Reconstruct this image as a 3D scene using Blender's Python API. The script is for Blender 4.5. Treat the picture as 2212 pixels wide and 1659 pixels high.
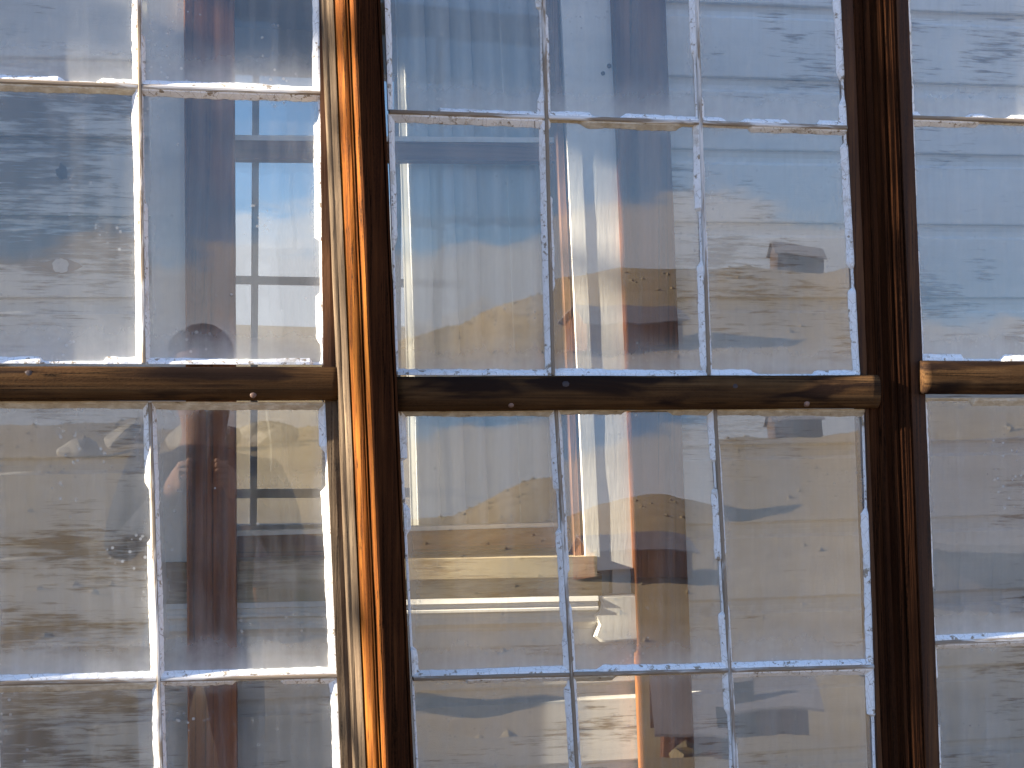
import bpy, bmesh, math, random
from mathutils import Vector, Matrix, noise as mnoise
random.seed(7)
R = math.radians
for o in list(bpy.data.objects): bpy.data.objects.remove(o)
SC = bpy.context.scene
COL = SC.collection

# ------------------------------------------------------------------ camera
YAW, PITCH, FPX = R(11.06), R(1.95), 3400.0          # focal length in units of a 2212 px wide frame
CAM = Vector((0.0, -2.2, 1.45))
cd = bpy.data.cameras.new('camera'); cam = bpy.data.objects.new('camera', cd); COL.objects.link(cam)
cam.location = CAM; cam.rotation_euler = (R(90)+PITCH, 0, -YAW)
cd.sensor_width = 36; cd.lens = 36*FPX/2212; cd.clip_start = .02; cd.clip_end = 6000
SC.camera = cam
FWD = Vector((math.sin(YAW)*math.cos(PITCH), math.cos(YAW)*math.cos(PITCH), math.sin(PITCH)))
RGT = Vector((math.cos(YAW), -math.sin(YAW), 0)); UPV = RGT.cross(FWD)
def at(x, y, Y):                                     # (s, z) of a photo point on the upright plane y = Y
    d = FWD + RGT*((x-1106)/FPX) + UPV*((829.5-y)/FPX)
    p = CAM + d*((Y-CAM.y)/d.y)
    return (p.x, p.z)

# ------------------------------------------------------------------ sky, sun, exposure
SUN_AZ, SUN_EL = R(5.5), R(18.0)                     # sun stands to the left, almost in line with the window wall
SKY_STRENGTH, SUN_STRENGTH, EXPOSURE = .07, 4.4, 2.62
CLOUD = (4.2, 4.25, 4.5)
trav = Vector((math.cos(SUN_AZ)*math.cos(SUN_EL), math.sin(SUN_AZ)*math.cos(SUN_EL), -math.sin(SUN_EL)))
sd = bpy.data.lights.new('sun', 'SUN'); sun = bpy.data.objects.new('sun', sd); COL.objects.link(sun)
sd.energy = SUN_STRENGTH; sd.angle = R(.5); sd.color = (1.0, .88, .70)
sun.rotation_euler = trav.to_track_quat('-Z', 'Y').to_euler(); sun.location = (-6, -3, 8)
W = bpy.data.worlds.new('World'); SC.world = W; W.use_nodes = True
wn, wl = W.node_tree.nodes, W.node_tree.links
bg = wn['Background']; bg.inputs[1].default_value = SKY_STRENGTH
sky = wn.new('ShaderNodeTexSky'); sky.sky_type = 'NISHITA'; sky.sun_disc = False
sky.sun_elevation = SUN_EL
sky.sun_rotation = math.atan2(-trav.x, -trav.y)
sky.air_density = 1.0; sky.dust_density = .1; sky.ozone_density = 3.0; sky.altitude = 2500
tc = wn.new('ShaderNodeTexCoord'); sx = wn.new('ShaderNodeSeparateXYZ'); wl.new(tc.outputs['Generated'], sx.inputs[0])
mp = wn.new('ShaderNodeMapping'); mp.inputs['Scale'].default_value = (5, 5, 14); wl.new(tc.outputs['Generated'], mp.inputs[0])
cn = wn.new('ShaderNodeTexNoise'); cn.inputs['Scale'].default_value = 1.2; cn.inputs['Detail'].default_value = 7; cn.inputs['Roughness'].default_value = .6
wl.new(mp.outputs[0], cn.inputs['Vector'])
m1 = wn.new('ShaderNodeMath'); m1.operation = 'MULTIPLY_ADD'; wl.new(cn.outputs[0], m1.inputs[0]); m1.inputs[1].default_value = .17; m1.inputs[2].default_value = .055
m2 = wn.new('ShaderNodeMath'); m2.operation = 'SUBTRACT'; wl.new(m1.outputs[0], m2.inputs[0]); wl.new(sx.outputs[2], m2.inputs[1])
m3 = wn.new('ShaderNodeMapRange'); m3.interpolation_type = 'SMOOTHSTEP'; wl.new(m2.outputs[0], m3.inputs[0]); m3.inputs[1].default_value = -.004; m3.inputs[2].default_value = .014
cm = wn.new('ShaderNodeMix'); cm.data_type = 'RGBA'; wl.new(m3.outputs[0], cm.inputs[0]); wl.new(sky.outputs[0], cm.inputs[6])
cr = wn.new('ShaderNodeMix'); cr.data_type = 'RGBA'; cr.inputs[6].default_value = (CLOUD[0]*.75, CLOUD[1]*.75, CLOUD[2]*.8, 1); cr.inputs[7].default_value = (*[c*1.15 for c in CLOUD], 1)
wl.new(cn.outputs[0], cr.inputs[0]); wl.new(cr.outputs[2], cm.inputs[7]); wl.new(cm.outputs[2], bg.inputs[0])
SC.view_settings.view_transform = 'Standard'; SC.view_settings.look = 'None'
SC.view_settings.gamma = 1; SC.view_settings.exposure = EXPOSURE
SC.cycles.transparent_max_bounces = 24; SC.cycles.max_bounces = 10; SC.cycles.diffuse_bounces = 5; SC.cycles.glossy_bounces = 5
SC.cycles.use_denoising = True; SC.cycles.caustics_reflective = False; SC.cycles.caustics_refractive = False

# ------------------------------------------------------------------ node helpers and materials
class NT:
    def __init__(s, name):
        s.m = bpy.data.materials.new(name); s.m.use_nodes = True
        s.t = s.m.node_tree; s.n = s.t.nodes; s.l = s.t.links; s.n.clear()
        s.out = s.n.new('ShaderNodeOutputMaterial')
    def new(s, t, **k):
        n = s.n.new(t)
        for a, b in k.items(): setattr(n, a, b)
        return n
    def put(s, n, i, v):
        if hasattr(v, 'links') or hasattr(v, 'is_output'): s.l.new(v, n.inputs[i])
        else: n.inputs[i].default_value = v
    def pos(s, scale, offs=(0, 0, 0)):
        g = s.new('ShaderNodeNewGeometry'); m = s.new('ShaderNodeMapping')
        s.l.new(g.outputs['Position'], m.inputs[0]); m.inputs['Scale'].default_value = scale; m.inputs['Location'].default_value = offs
        return m.outputs[0]
    def obj(s, scale):
        g = s.new('ShaderNodeTexCoord'); m = s.new('ShaderNodeMapping')
        s.l.new(g.outputs['Object'], m.inputs[0]); m.inputs['Scale'].default_value = scale
        return m.outputs[0]
    def noise(s, vec, scale=1, detail=4, rough=.55, dist=0):
        n = s.new('ShaderNodeTexNoise'); s.put(n, 'Vector', vec); s.put(n, 'Scale', scale); s.put(n, 'Detail', detail); s.put(n, 'Roughness', rough); s.put(n, 'Distortion', dist)
        return n.outputs[0]
    def math(s, op, a, b=0.0, c=0.0):
        n = s.new('ShaderNodeMath', operation=op); s.put(n, 0, a); s.put(n, 1, b); s.put(n, 2, c); return n.outputs[0]
    def ramp(s, v, lo, hi, a=0.0, b=1.0, smooth=True):
        n = s.new('ShaderNodeMapRange'); n.interpolation_type = 'SMOOTHSTEP' if smooth else 'LINEAR'
        s.put(n, 0, v); s.put(n, 1, lo); s.put(n, 2, hi); s.put(n, 3, a); s.put(n, 4, b); return n.outputs[0]
    def mix(s, f, a, b):
        n = s.new('ShaderNodeMix', data_type='RGBA'); s.put(n, 0, f)
        for i, v in ((6, a), (7, b)): s.put(n, i, (*v, 1) if isinstance(v, tuple) and len(v) == 3 else v)
        return n.outputs[2]
    def bump(s, h, strength, dist):
        n = s.new('ShaderNodeBump'); s.put(n, 'Height', h); s.put(n, 'Strength', strength); s.put(n, 'Distance', dist); return n.outputs[0]
    def bsdf(s, col, rough=.8, nrm=None, spec=.3):
        n = s.new('ShaderNodeBsdfPrincipled'); s.put(n, 'Base Color', (*col, 1) if isinstance(col, tuple) and len(col) == 3 else col)
        s.put(n, 'Roughness', rough); s.put(n, 'Specular IOR Level', spec)
        if nrm is not None: s.put(n, 'Normal', nrm)
        return n.outputs[0]
    def done(s, sh): s.l.new(sh, s.out.inputs[0]); return s.m

def wood(name, light, mid, dark, axis='z', scale=1.0, rough=.75, bump=.5, stain=None, spec=.3):
    t = NT(name); k = 260*scale
    st = {'z': (k, k, 5*scale), 'x': (5*scale, k, k)}[axis]
    st2 = {'z': (70*scale, 70*scale, 2.2*scale), 'x': (2.2*scale, 70*scale, 70*scale)}[axis]
    fine = t.noise(t.pos(st), 1, 6, .7, .4); coarse = t.noise(t.pos(st2, (3, 1, 7)), 1, 4, .55, .6)
    c = t.mix(t.ramp(fine, .38, .62), dark, mid); c = t.mix(t.ramp(coarse, .46, .72), c, light)
    crack = t.ramp(fine, .27, .33); c = t.mix(crack, tuple(v*.3 for v in dark), c)
    lng = {'z': (95, 95, 1.3), 'x': (1.3, 95, 95)}[axis]
    ck = t.math('ABSOLUTE', t.math('SUBTRACT', t.noise(t.pos(lng, (1, 8, 2)), scale, 3, .5, .3), .5))
    c = t.mix(t.ramp(ck, .006, .016), tuple(v*.25 for v in dark), c)                                  # long drying cracks
    sp = t.noise(t.pos((520, 520, 300) if axis == 'z' else (300, 520, 520)), scale, 3, .7)
    c = t.mix(t.ramp(sp, .35, .65, .0, .45), c, t.mix(coarse, tuple(v*.35 for v in mid), light))      # pores and raised grain
    pt = t.noise(t.pos((12, 12, 7), (5, 5, 5)), 1, 4, .6)
    c = t.mix(t.ramp(pt, .35, .68, .0, .55), c, tuple(v*.45 for v in mid))                            # old finish worn in patches
    if stain:
        s3 = {'z': (14, 14, 4), 'x': (6, 20, 34)}[axis]
        c = t.mix(t.ramp(t.noise(t.pos(s3), 1, 3, .5, .5), stain[0], stain[1]), c, stain[2])
    h = t.math('ADD', t.math('MULTIPLY', fine, .6), coarse)
    h = t.math('ADD', h, t.math('MULTIPLY', sp, .35))
    return t.done(t.bsdf(c, rough, t.bump(h, bump, .0016), spec))

M = {}
M['orange'] = wood('weathered_cedar', (.38, .145, .022), (.25, .070, .007), (.035, .009, .003), 'z', 1.1, .8, 1.0, spec=.15)
M['greywood'] = wood('silvered_wood', (.24, .175, .11), (.15, .10, .06), (.055, .035, .02), 'z', .9, .85, .9)
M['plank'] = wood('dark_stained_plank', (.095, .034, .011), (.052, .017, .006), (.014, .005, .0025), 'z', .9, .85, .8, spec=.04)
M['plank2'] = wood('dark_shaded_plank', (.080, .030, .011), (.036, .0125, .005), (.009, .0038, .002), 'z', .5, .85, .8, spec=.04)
M['stile'] = wood('brown_stile', (.12, .048, .014), (.055, .018, .005), (.018, .006, .0025), 'z', .7, .7, .6)
M['rail'] = wood('rail_wood', (.15, .083, .035), (.095, .047, .017), (.035, .015, .006), 'x', .8, .85, .8, stain=(.47, .62, (.016, .008, .005)), spec=.1)
M['muntin'] = wood('bare_muntin_wood', (.42, .36, .29), (.30, .24, .19), (.13, .095, .07), 'z', 1, .85, .5)
M['muntin_h'] = wood('bare_muntin_wood_h', (.42, .36, .29), (.30, .24, .19), (.13, .095, .07), 'x', 1, .85, .5)
M['muntin'] = M['muntin_h'] = None
M['innerboard'] = wood('red_brown_board', (.26, .10, .03), (.15, .05, .015), (.06, .02, .008), 'z', .35, .75, .4, spec=.1)
M['innersash'] = wood('red_brown_sash', (.30, .13, .055), (.20, .075, .03), (.10, .038, .018), 'x', .5, .6, .4)
M['jamb'] = wood('red_brown_jamb', (.24, .13, .08), (.17, .085, .05), (.10, .045, .025), 'z', .5, .6, .4)
M['dull'] = wood('dull_boards', (.30, .25, .2), (.22, .18, .14), (.12, .09, .07), 'x', .3, .85, .4)
M['barnwood'] = wood('barn_boards', (.40, .19, .10), (.30, .135, .07), (.16, .07, .04), 'z', .05, .85, .3)
M['cabinwood'] = wood('cabin_boards', (.26, .18, .13), (.18, .12, .09), (.10, .065, .05), 'z', .05, .85, .3)

def white_putty():
    t = NT('old_white_putty')
    n = t.noise(t.pos((90, 90, 90)), 1, 5, .65); n2 = t.noise(t.pos((320, 320, 320)), 1, 3, .6)
    c = t.mix(t.ramp(n2, .3, .7), (.80, .80, .78), (.90, .90, .90))
    c = t.mix(t.ramp(n, .58, .64), c, (.34, .28, .21)); c = t.mix(t.ramp(t.noise(t.pos((26, 26, 26), (2, 2, 2)), 1, 5, .7), .56, .66, 0, .6), c, (.52, .47, .39))
    crk = t.new('ShaderNodeTexVoronoi', feature='DISTANCE_TO_EDGE'); t.put(crk, 'Vector', t.pos((60, 60, 38))); t.put(crk, 'Scale', 1.0)
    c = t.mix(t.ramp(crk.outputs['Distance'], .0, .012), (.28, .23, .18), c)
    return t.done(t.bsdf(c, .7, t.bump(n, .6, .0015), .3))
M['putty'] = white_putty()
def cream_putty():
    t = NT('grimy_putty'); n = t.noise(t.pos((60, 60, 120)), 1, 5, .65)
    c = t.mix(t.ramp(n, .3, .62), (.72, .68, .58), (.50, .43, .32)); c = t.mix(t.ramp(n, .64, .7), c, (.24, .18, .11))
    return t.done(t.bsdf(c, .75, t.bump(n, .6, .0015), .25))
M['grimy'] = cream_putty()

def old_paint(name, white, bare, peel_lo, peel_hi, left_more=0.0, grain='x'):
    t = NT(name)
    big = t.noise(t.pos((3.2, 3.2, 9) if grain == 'x' else (9, 9, 2.4)), 1, 4, .6)
    fib = t.noise(t.pos((14, 120, 170) if grain == 'x' else (170, 120, 14), (2, 5, 1)), 1, 5, .65, .3)
    v = t.math('ADD', t.math('MULTIPLY', big, .62), t.math('MULTIPLY', fib, .38))
    if left_more:
        g = t.new('ShaderNodeNewGeometry'); s = t.new('ShaderNodeSeparateXYZ'); t.l.new(g.outputs['Position'], s.inputs[0])
        v = t.math('ADD', v, t.ramp(s.outputs[0], .25, -.15, 0.0, left_more))
    peel = t.ramp(v, peel_lo, peel_hi)
    dirt = t.noise(t.pos((1.7, 1.7, 6), (9, 2, 4)), 1, 5, .6)
    w = t.mix(t.ramp(dirt, .3, .75), white, tuple(c*.70 for c in white))
    b = t.mix(fib, tuple(c*.65 for c in bare), tuple(c*1.25 for c in bare))
    c = t.mix(peel, w, b)
    h = t.math('ADD', t.math('MULTIPLY', peel, -1.0), t.math('MULTIPLY', fib, .6))
    return t.done(t.bsdf(c, .7, t.bump(h, .5, .001), .25))
M['siding'] = old_paint('peeling_white_siding', (.78, .755, .71), (.22, .17, .125), .535, .63, .06)
M['casing'] = old_paint('white_casing', (.85, .82, .76), (.40, .33, .26), .66, .74, 0, 'z')
M['muntin'] = old_paint('muntin_paint', (.72, .70, .67), (.26, .205, .15), .44, .51, 0, 'z'); M['muntin_h'] = old_paint('muntin_paint_cross', (.72, .70, .67), (.26, .205, .15), .44, .51, 0, 'x')
M['sill'] = old_paint('stained_sill', (.50, .42, .28), (.22, .15, .075), .42, .58, 0)

def glass(name, film=.05, edge=.4, refl=.30, spots=1.0, wave=.006, tint=1.0):
    t = NT(name)
    g = t.new('ShaderNodeNewGeometry')
    at_ = t.new('ShaderNodeAttribute', attribute_type='OBJECT', attribute_name='tilt')
    wv = t.new('ShaderNodeTexNoise'); t.put(wv, 'Vector', t.pos((5.5, 1, 3.2))); t.put(wv, 'Scale', 1.0); t.put(wv, 'Detail', 2.5)
    sub = t.new('ShaderNodeVectorMath', operation='SUBTRACT'); t.l.new(wv.outputs['Color'], sub.inputs[0]); sub.inputs[1].default_value = (.5, .5, .5)
    mul = t.new('ShaderNodeVectorMath', operation='SCALE'); t.l.new(sub.outputs[0], mul.inputs[0]); mul.inputs['Scale'].default_value = wave*6
    wv2 = t.new('ShaderNodeTexNoise'); t.put(wv2, 'Vector', t.pos((30, 1, 16))); t.put(wv2, 'Scale', 1.0); t.put(wv2, 'Detail', 1)
    sub2 = t.new('ShaderNodeVectorMath', operation='SUBTRACT'); t.l.new(wv2.outputs['Color'], sub2.inputs[0]); sub2.inputs[1].default_value = (.5, .5, .5)
    mul2 = t.new('ShaderNodeVectorMath', operation='SCALE'); t.l.new(sub2.outputs[0], mul2.inputs[0]); mul2.inputs['Scale'].default_value = wave*.45
    a1 = t.new('ShaderNodeVectorMath', operation='ADD'); t.l.new(mul.outputs[0], a1.inputs[0]); t.l.new(mul2.outputs[0], a1.inputs[1])
    a2 = t.new('ShaderNodeVectorMath', operation='ADD'); t.l.new(a1.outputs[0], a2.inputs[0]); t.l.new(at_.outputs['Vector'], a2.inputs[1])
    a3 = t.new('ShaderNodeVectorMath', operation='ADD'); t.l.new(a2.outputs[0], a3.inputs[0]); t.l.new(g.outputs['Normal'], a3.inputs[1])
    nz = t.new('ShaderNodeVectorMath', operation='NORMALIZE'); t.l.new(a3.outputs[0], nz.inputs[0])
    tr = t.new('ShaderNodeBsdfTransparent'); tr.inputs[0].default_value = (.97*tint, .985*tint, .98*tint, 1)
    gl = t.new('ShaderNodeBsdfGlossy'); gl.inputs['Roughness'].default_value = .0; t.l.new(nz.outputs[0], gl.inputs['Normal'])
    lw = t.new('ShaderNodeFresnel'); lw.inputs[0].default_value = 1.52
    fac = t.math('MINIMUM', t.math('MULTIPLY', lw.outputs[0], refl/.0426), .85)
    mx = t.new('ShaderNodeMixShader'); t.l.new(fac, mx.inputs[0]); t.l.new(tr.outputs[0], mx.inputs[1]); t.l.new(gl.outputs[0], mx.inputs[2])
    # dust film: heavier along the edges and the lower edge, in rain streaks and specks
    uv = t.new('ShaderNodeUVMap'); su = t.new('ShaderNodeSeparateXYZ'); t.l.new(uv.outputs[0], su.inputs[0])
    ex = t.math('MINIMUM', su.outputs[0], t.math('SUBTRACT', 1.0, su.outputs[0]))
    eb = su.outputs[1]; et = t.math('SUBTRACT', 1.0, su.outputs[1])
    nn = t.noise(t.pos((22, 1, 22)), 1, 5, .65); streak = t.noise(t.pos((46, 1, 3)), 1, 4, .6)
    ragged = t.math('MULTIPLY', t.math('SUBTRACT', nn, .5), .16)
    d1 = t.ramp(t.math('ADD', ex, ragged), .13, -.03); d2 = t.ramp(t.math('ADD', eb, ragged), .20, -.03); d3 = t.ramp(t.math('ADD', et, ragged), .06, -.02)
    e = t.math('MAXIMUM', t.math('MAXIMUM', t.math('MULTIPLY', d1, .55), d2), t.math('MULTIPLY', d3, .55))
    sp = t.new('ShaderNodeTexVoronoi'); t.put(sp, 'Vector', t.pos((95, 1, 95))); t.put(sp, 'Scale', 1.0)
    spm = t.math('MULTIPLY', t.ramp(sp.outputs['Distance'], .26, .14), t.ramp(t.noise(t.pos((9, 1, 9), (4, 4, 4)), 1, 3), .54, .66))
    f = t.math('ADD', t.math('MULTIPLY', e, edge), t.math('MULTIPLY', t.ramp(streak, .35, .8), film*1.6))
    smear = t.ramp(t.noise(t.pos((7, 1, 4.5), (3, 3, 3)), 1, 6, .6, .8), .40, .72)
    f = t.math('ADD', f, t.math('MULTIPLY', smear, film*.9)); f = t.math('ADD', f, film*.35); f = t.math('MINIMUM', t.math('ADD', f, t.math('MULTIPLY', spm, .55*spots)), .9)
    df = t.new('ShaderNodeBsdfDiffuse'); df.inputs[0].default_value = (.80, .80, .78, 1)
    tl = t.new('ShaderNodeBsdfTranslucent'); tl.inputs[0].default_value = (.8, .8, .78, 1)
    dm = t.new('ShaderNodeMixShader'); dm.inputs[0].default_value = .4; t.l.new(df.outputs[0], dm.inputs[1]); t.l.new(tl.outputs[0], dm.inputs[2])
    m2_ = t.new('ShaderNodeMixShader'); t.l.new(f, m2_.inputs[0]); t.l.new(mx.outputs[0], m2_.inputs[1]); t.l.new(dm.outputs[0], m2_.inputs[2])
    return t.done(m2_.outputs[0])
M['glass_dusty'] = glass('dusty_old_glass', .09, .60, .10, 1.0, .0022)
M['glass_clear'] = glass('old_wavy_glass', .085, .45, .13, .25, .0019)
M['glass_inner'] = glass('house_window_glass', .04, .15, .06, 0, .008)
t = NT('glass_back'); tr = t.new('ShaderNodeBsdfTransparent'); tr.inputs[0].default_value = (.97, .98, .975, 1)
M['glass_back'] = t.done(tr.outputs[0])

def plain(name, col, rough=.8, var=.15, scale=12):
    t = NT(name); n = t.noise(t.pos((scale,)*3), 1, 4)
    return t.done(t.bsdf(t.mix(n, tuple(c*(1-var) for c in col), tuple(c*(1+var) for c in col)), rough))
M['nail'] = plain('rusty_nail', (.045, .032, .03), .55, .3, 400)
M['nail_light'] = plain('worn_nail', (.19, .115, .085), .5, .25, 400)
M['knot'] = plain('knot_wood', (.26, .19, .14), .8, .35, 120)
M['knot_core'] = plain('knot_core_paint', (.66, .63, .60), .8, .2, 200)
M['room'] = plain('dim_room_plaster', (.62, .60, .55), .9)
M['glass_far'] = glass('grimy_far_glass', .05, .2, .05, 0, .004, .36)
M['porch'] = plain('porch_boards', (.62, .60, .56), .85)
t = NT('sheer_curtain'); n = t.noise(t.pos((40, 40, 6)), 1, 4)
cdif = t.new('ShaderNodeBsdfDiffuse'); t.l.new(t.mix(n, (.84, .83, .79), (.90, .89, .86)), cdif.inputs[0])
ctl = t.new('ShaderNodeBsdfTranslucent'); ctl.inputs[0].default_value = (.7, .7, .67, 1)
cmx = t.new('ShaderNodeMixShader'); cmx.inputs[0].default_value = .12; t.l.new(cdif.outputs[0], cmx.inputs[1]); t.l.new(ctl.outputs[0], cmx.inputs[2])
ctr = t.new('ShaderNodeBsdfTransparent'); cm2 = t.new('ShaderNodeMixShader'); cm2.inputs[0].default_value = .09; t.l.new(cmx.outputs[0], cm2.inputs[1]); t.l.new(ctr.outputs[0], cm2.inputs[2])
M['curtain'] = t.done(cm2.outputs[0])
t = NT('dry_grass_ground'); n = t.noise(t.pos((.35, .35, .35)), 1, 6, .65); n2 = t.noise(t.pos((.03, .03, .03)), 1, 4)
c = t.mix(t.ramp(n, .3, .7), (.33, .235, .12), (.42, .315, .175)); c = t.mix(t.ramp(n2, .5, .7), c, (.33, .25, .15))
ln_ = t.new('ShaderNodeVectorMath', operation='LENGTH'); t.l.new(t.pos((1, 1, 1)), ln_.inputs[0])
c = t.mix(t.ramp(t.math('ADD', ln_.outputs['Value'], t.math('MULTIPLY', n, 6.0)), 9, 15), (.07, .055, .042), c)     # ground darkened round the house, standing in for shade and cutting bounce light
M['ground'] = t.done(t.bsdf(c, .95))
M['sage'] = plain('sagebrush_leaf', (.27, .21, .12), .9, .35, 1.5)
M['roof'] = plain('grey_roof_boards', (.27, .24, .25), .85, .3, 1.2)
M['bark'] = plain('bark', (.12, .09, .065), .9, .3, 9)
M['leaf'] = plain('leaf', (.10, .13, .035), .7, .35, 3)
M['dark'] = plain('dark_window', (.02, .02, .022), .4)
M['rock'] = plain('pale_rock', (.42, .38, .32), .9, .25, .8)
M['jacket'] = plain('dark_jacket', (.03, .032, .045), .8, .3, 30)
M['trousers'] = plain('blue_trousers', (.06, .07, .11), .85, .2, 30)
M['skin'] = plain('skin', (.45, .27, .20), .6, .08, 20)
M['hair'] = plain('hair', (.035, .022, .015), .7, .3, 60)
M['camera_body'] = plain('black_camera_body', (.02, .02, .022), .4, .2, 60)

# ------------------------------------------------------------------ object helpers
def link(name, verts, faces, mat, parent=None, uvs=None, mats=None, smooth=False):
    me = bpy.data.meshes.new(name); me.from_pydata([tuple(v) for v in verts], [], faces)
    for m in (mats or [mat]): me.materials.append(m)
    if smooth:
        for p in me.polygons: p.use_smooth = True
    me.update(); o = bpy.data.objects.new(name, me); COL.objects.link(o)
    if parent is not None: o.parent = parent
    return o
def tag(o, label=None, cat=None, group=None, kind=None):
    if label: o['label'] = label
    if cat: o['category'] = cat
    if group: o['group'] = group
    if kind: o['kind'] = kind
    return o
def empty(name, label, cat, group=None, loc=(0, 0, 0)):
    o = bpy.data.objects.new(name, None); COL.objects.link(o); o.empty_display_size = .05
    o.location = loc
    return tag(o, label, cat, group)
def boxv(x0, x1, y0, y1, z0, z1):
    v = [(x, y, z) for z in (z0, z1) for y in (y0, y1) for x in (x0, x1)]
    f = [(0, 2, 3, 1), (4, 5, 7, 6), (0, 1, 5, 4), (2, 6, 7, 3), (0, 4, 6, 2), (1, 3, 7, 5)]
    return v, f
def box(name, x0, x1, y0, y1, z0, z1, mat, parent=None):
    return link(name, *boxv(x0, x1, y0, y1, z0, z1), mat, parent)
def nz(x, y=0., z=0.): return mnoise.noise(Vector((x, y, z)))     # -1..1
def sweep(name, P0, P1, prof, mat, parent=None, Y=0.0, n=24, jit=0.0, jit_out=0.0, freq=30., seed=0., smooth=False, bow=0.0):
    """Extrude a profile [(lateral, outward)] from P0 to P1 in the wall plane y = Y; lateral is to the right of the travel direction seen from outside."""
    P0, P1 = Vector(P0), Vector(P1); d = (P1-P0); L = d.length; d /= L; r = Vector((d.y, -d.x))
    vs, fs = [], []; m = len(prof)
    for i in range(n+1):
        f = i/n; c = P0 + (P1-P0)*f + r*bow*math.sin(math.pi*f)
        for k, (a, b) in enumerate(prof):
            ja = jit*nz(f*L*freq, k*.37+seed, seed) ; jb = jit_out*nz(f*L*freq*.7, seed+k*.41, 3.3+seed)
            q = c + r*(a+ja); vs.append((q.x, Y-(b+jb), q.y))
    for i in range(n):
        for k in range(m):
            k2 = (k+1) % m; fs.append((i*m+k, (i+1)*m+k, (i+1)*m+k2, i*m+k2))
    fs.append(tuple(range(m))); fs.append(tuple(reversed([n*m+k for k in range(m)])))
    o = link(name, vs, fs, mat, parent, smooth=smooth)
    bm = bmesh.new(); bm.from_mesh(o.data); bmesh.ops.recalc_face_normals(bm, faces=bm.faces); bm.to_mesh(o.data); bm.free()
    return o
def isect(l1, l2):
    (a, b), (c, d) = [[Vector(p) for p in l] for l in (l1, l2)]
    u, v = b-a, d-c; t = ((c-a).x*v.y-(c-a).y*v.x)/(u.x*v.y-u.y*v.x)
    return a+u*t
def shift(l, dx=0, dz=0): return [(p[0]+dx, p[1]+dz) for p in l]
def ln(x0, y0, x1, y1, Y=0.0): return [at(x0, y0, Y), at(x1, y1, Y)]

# ------------------------------------------------------------------ front window: sashes with panes, muntins and putty
PW = .0068                                            # putty width
def putty(parent, a, b, inward, w0, mat, seed, chip=.0):
    """Triangular putty bead from a to b (a line at the wood's edge), sloping to the glass on the inward side."""
    a, b = Vector(a), Vector(b); d = b-a; L = d.length; d /= L; r = Vector(inward)
    n = max(24, int(L/.0045)); vs, fs = [], []
    rg = .35+1.1*(.5+.5*nz(seed*2.3, 1.7))**2; w0 *= 1+.38*nz(seed*1.31, 8.8)
    for i in range(n+1):
        s = L*i/n; c = a+d*s
        w = w0*(1+.22*nz(s*12, seed)+rg*(.14*nz(s*40, seed, 1)+.16*nz(s*95, seed, 2)+.13*nz(s*230, seed, 5)))
        hgt = .0088*(1+.10*nz(s*60, seed, 9))
        ch = nz(s*11, seed*1.7, 4.4)
        if chip and ch > 1-chip*1.9: k = min(1, (ch-(1-chip*1.9))*22); w *= 1-.72*k; hgt *= 1-.5*k
        w = max(w, .0012)
        for (q, h) in ((-.0016, -.0004), (-.0016, hgt), (w*.25, hgt*.93), (w*.8, hgt*.34), (w, .0009), (w, -.0004)):
            p = c+r*q; vs.append((p.x, -h, p.y))
    m = 6
    for i in range(n):
        for k in range(m): fs.append((i*m+k, (i+1)*m+k, (i+1)*m+(k+1) % m, i*m+(k+1) % m))
    fs.append(tuple(range(m))); fs.append(tuple(n*m+k for k in range(m)))
    o = link('putty', vs, fs, mat, parent)
    bm = bmesh.new(); bm.from_mesh(o.data); bmesh.ops.recalc_face_normals(bm, faces=bm.faces); bm.to_mesh(o.data); bm.free()

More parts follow.
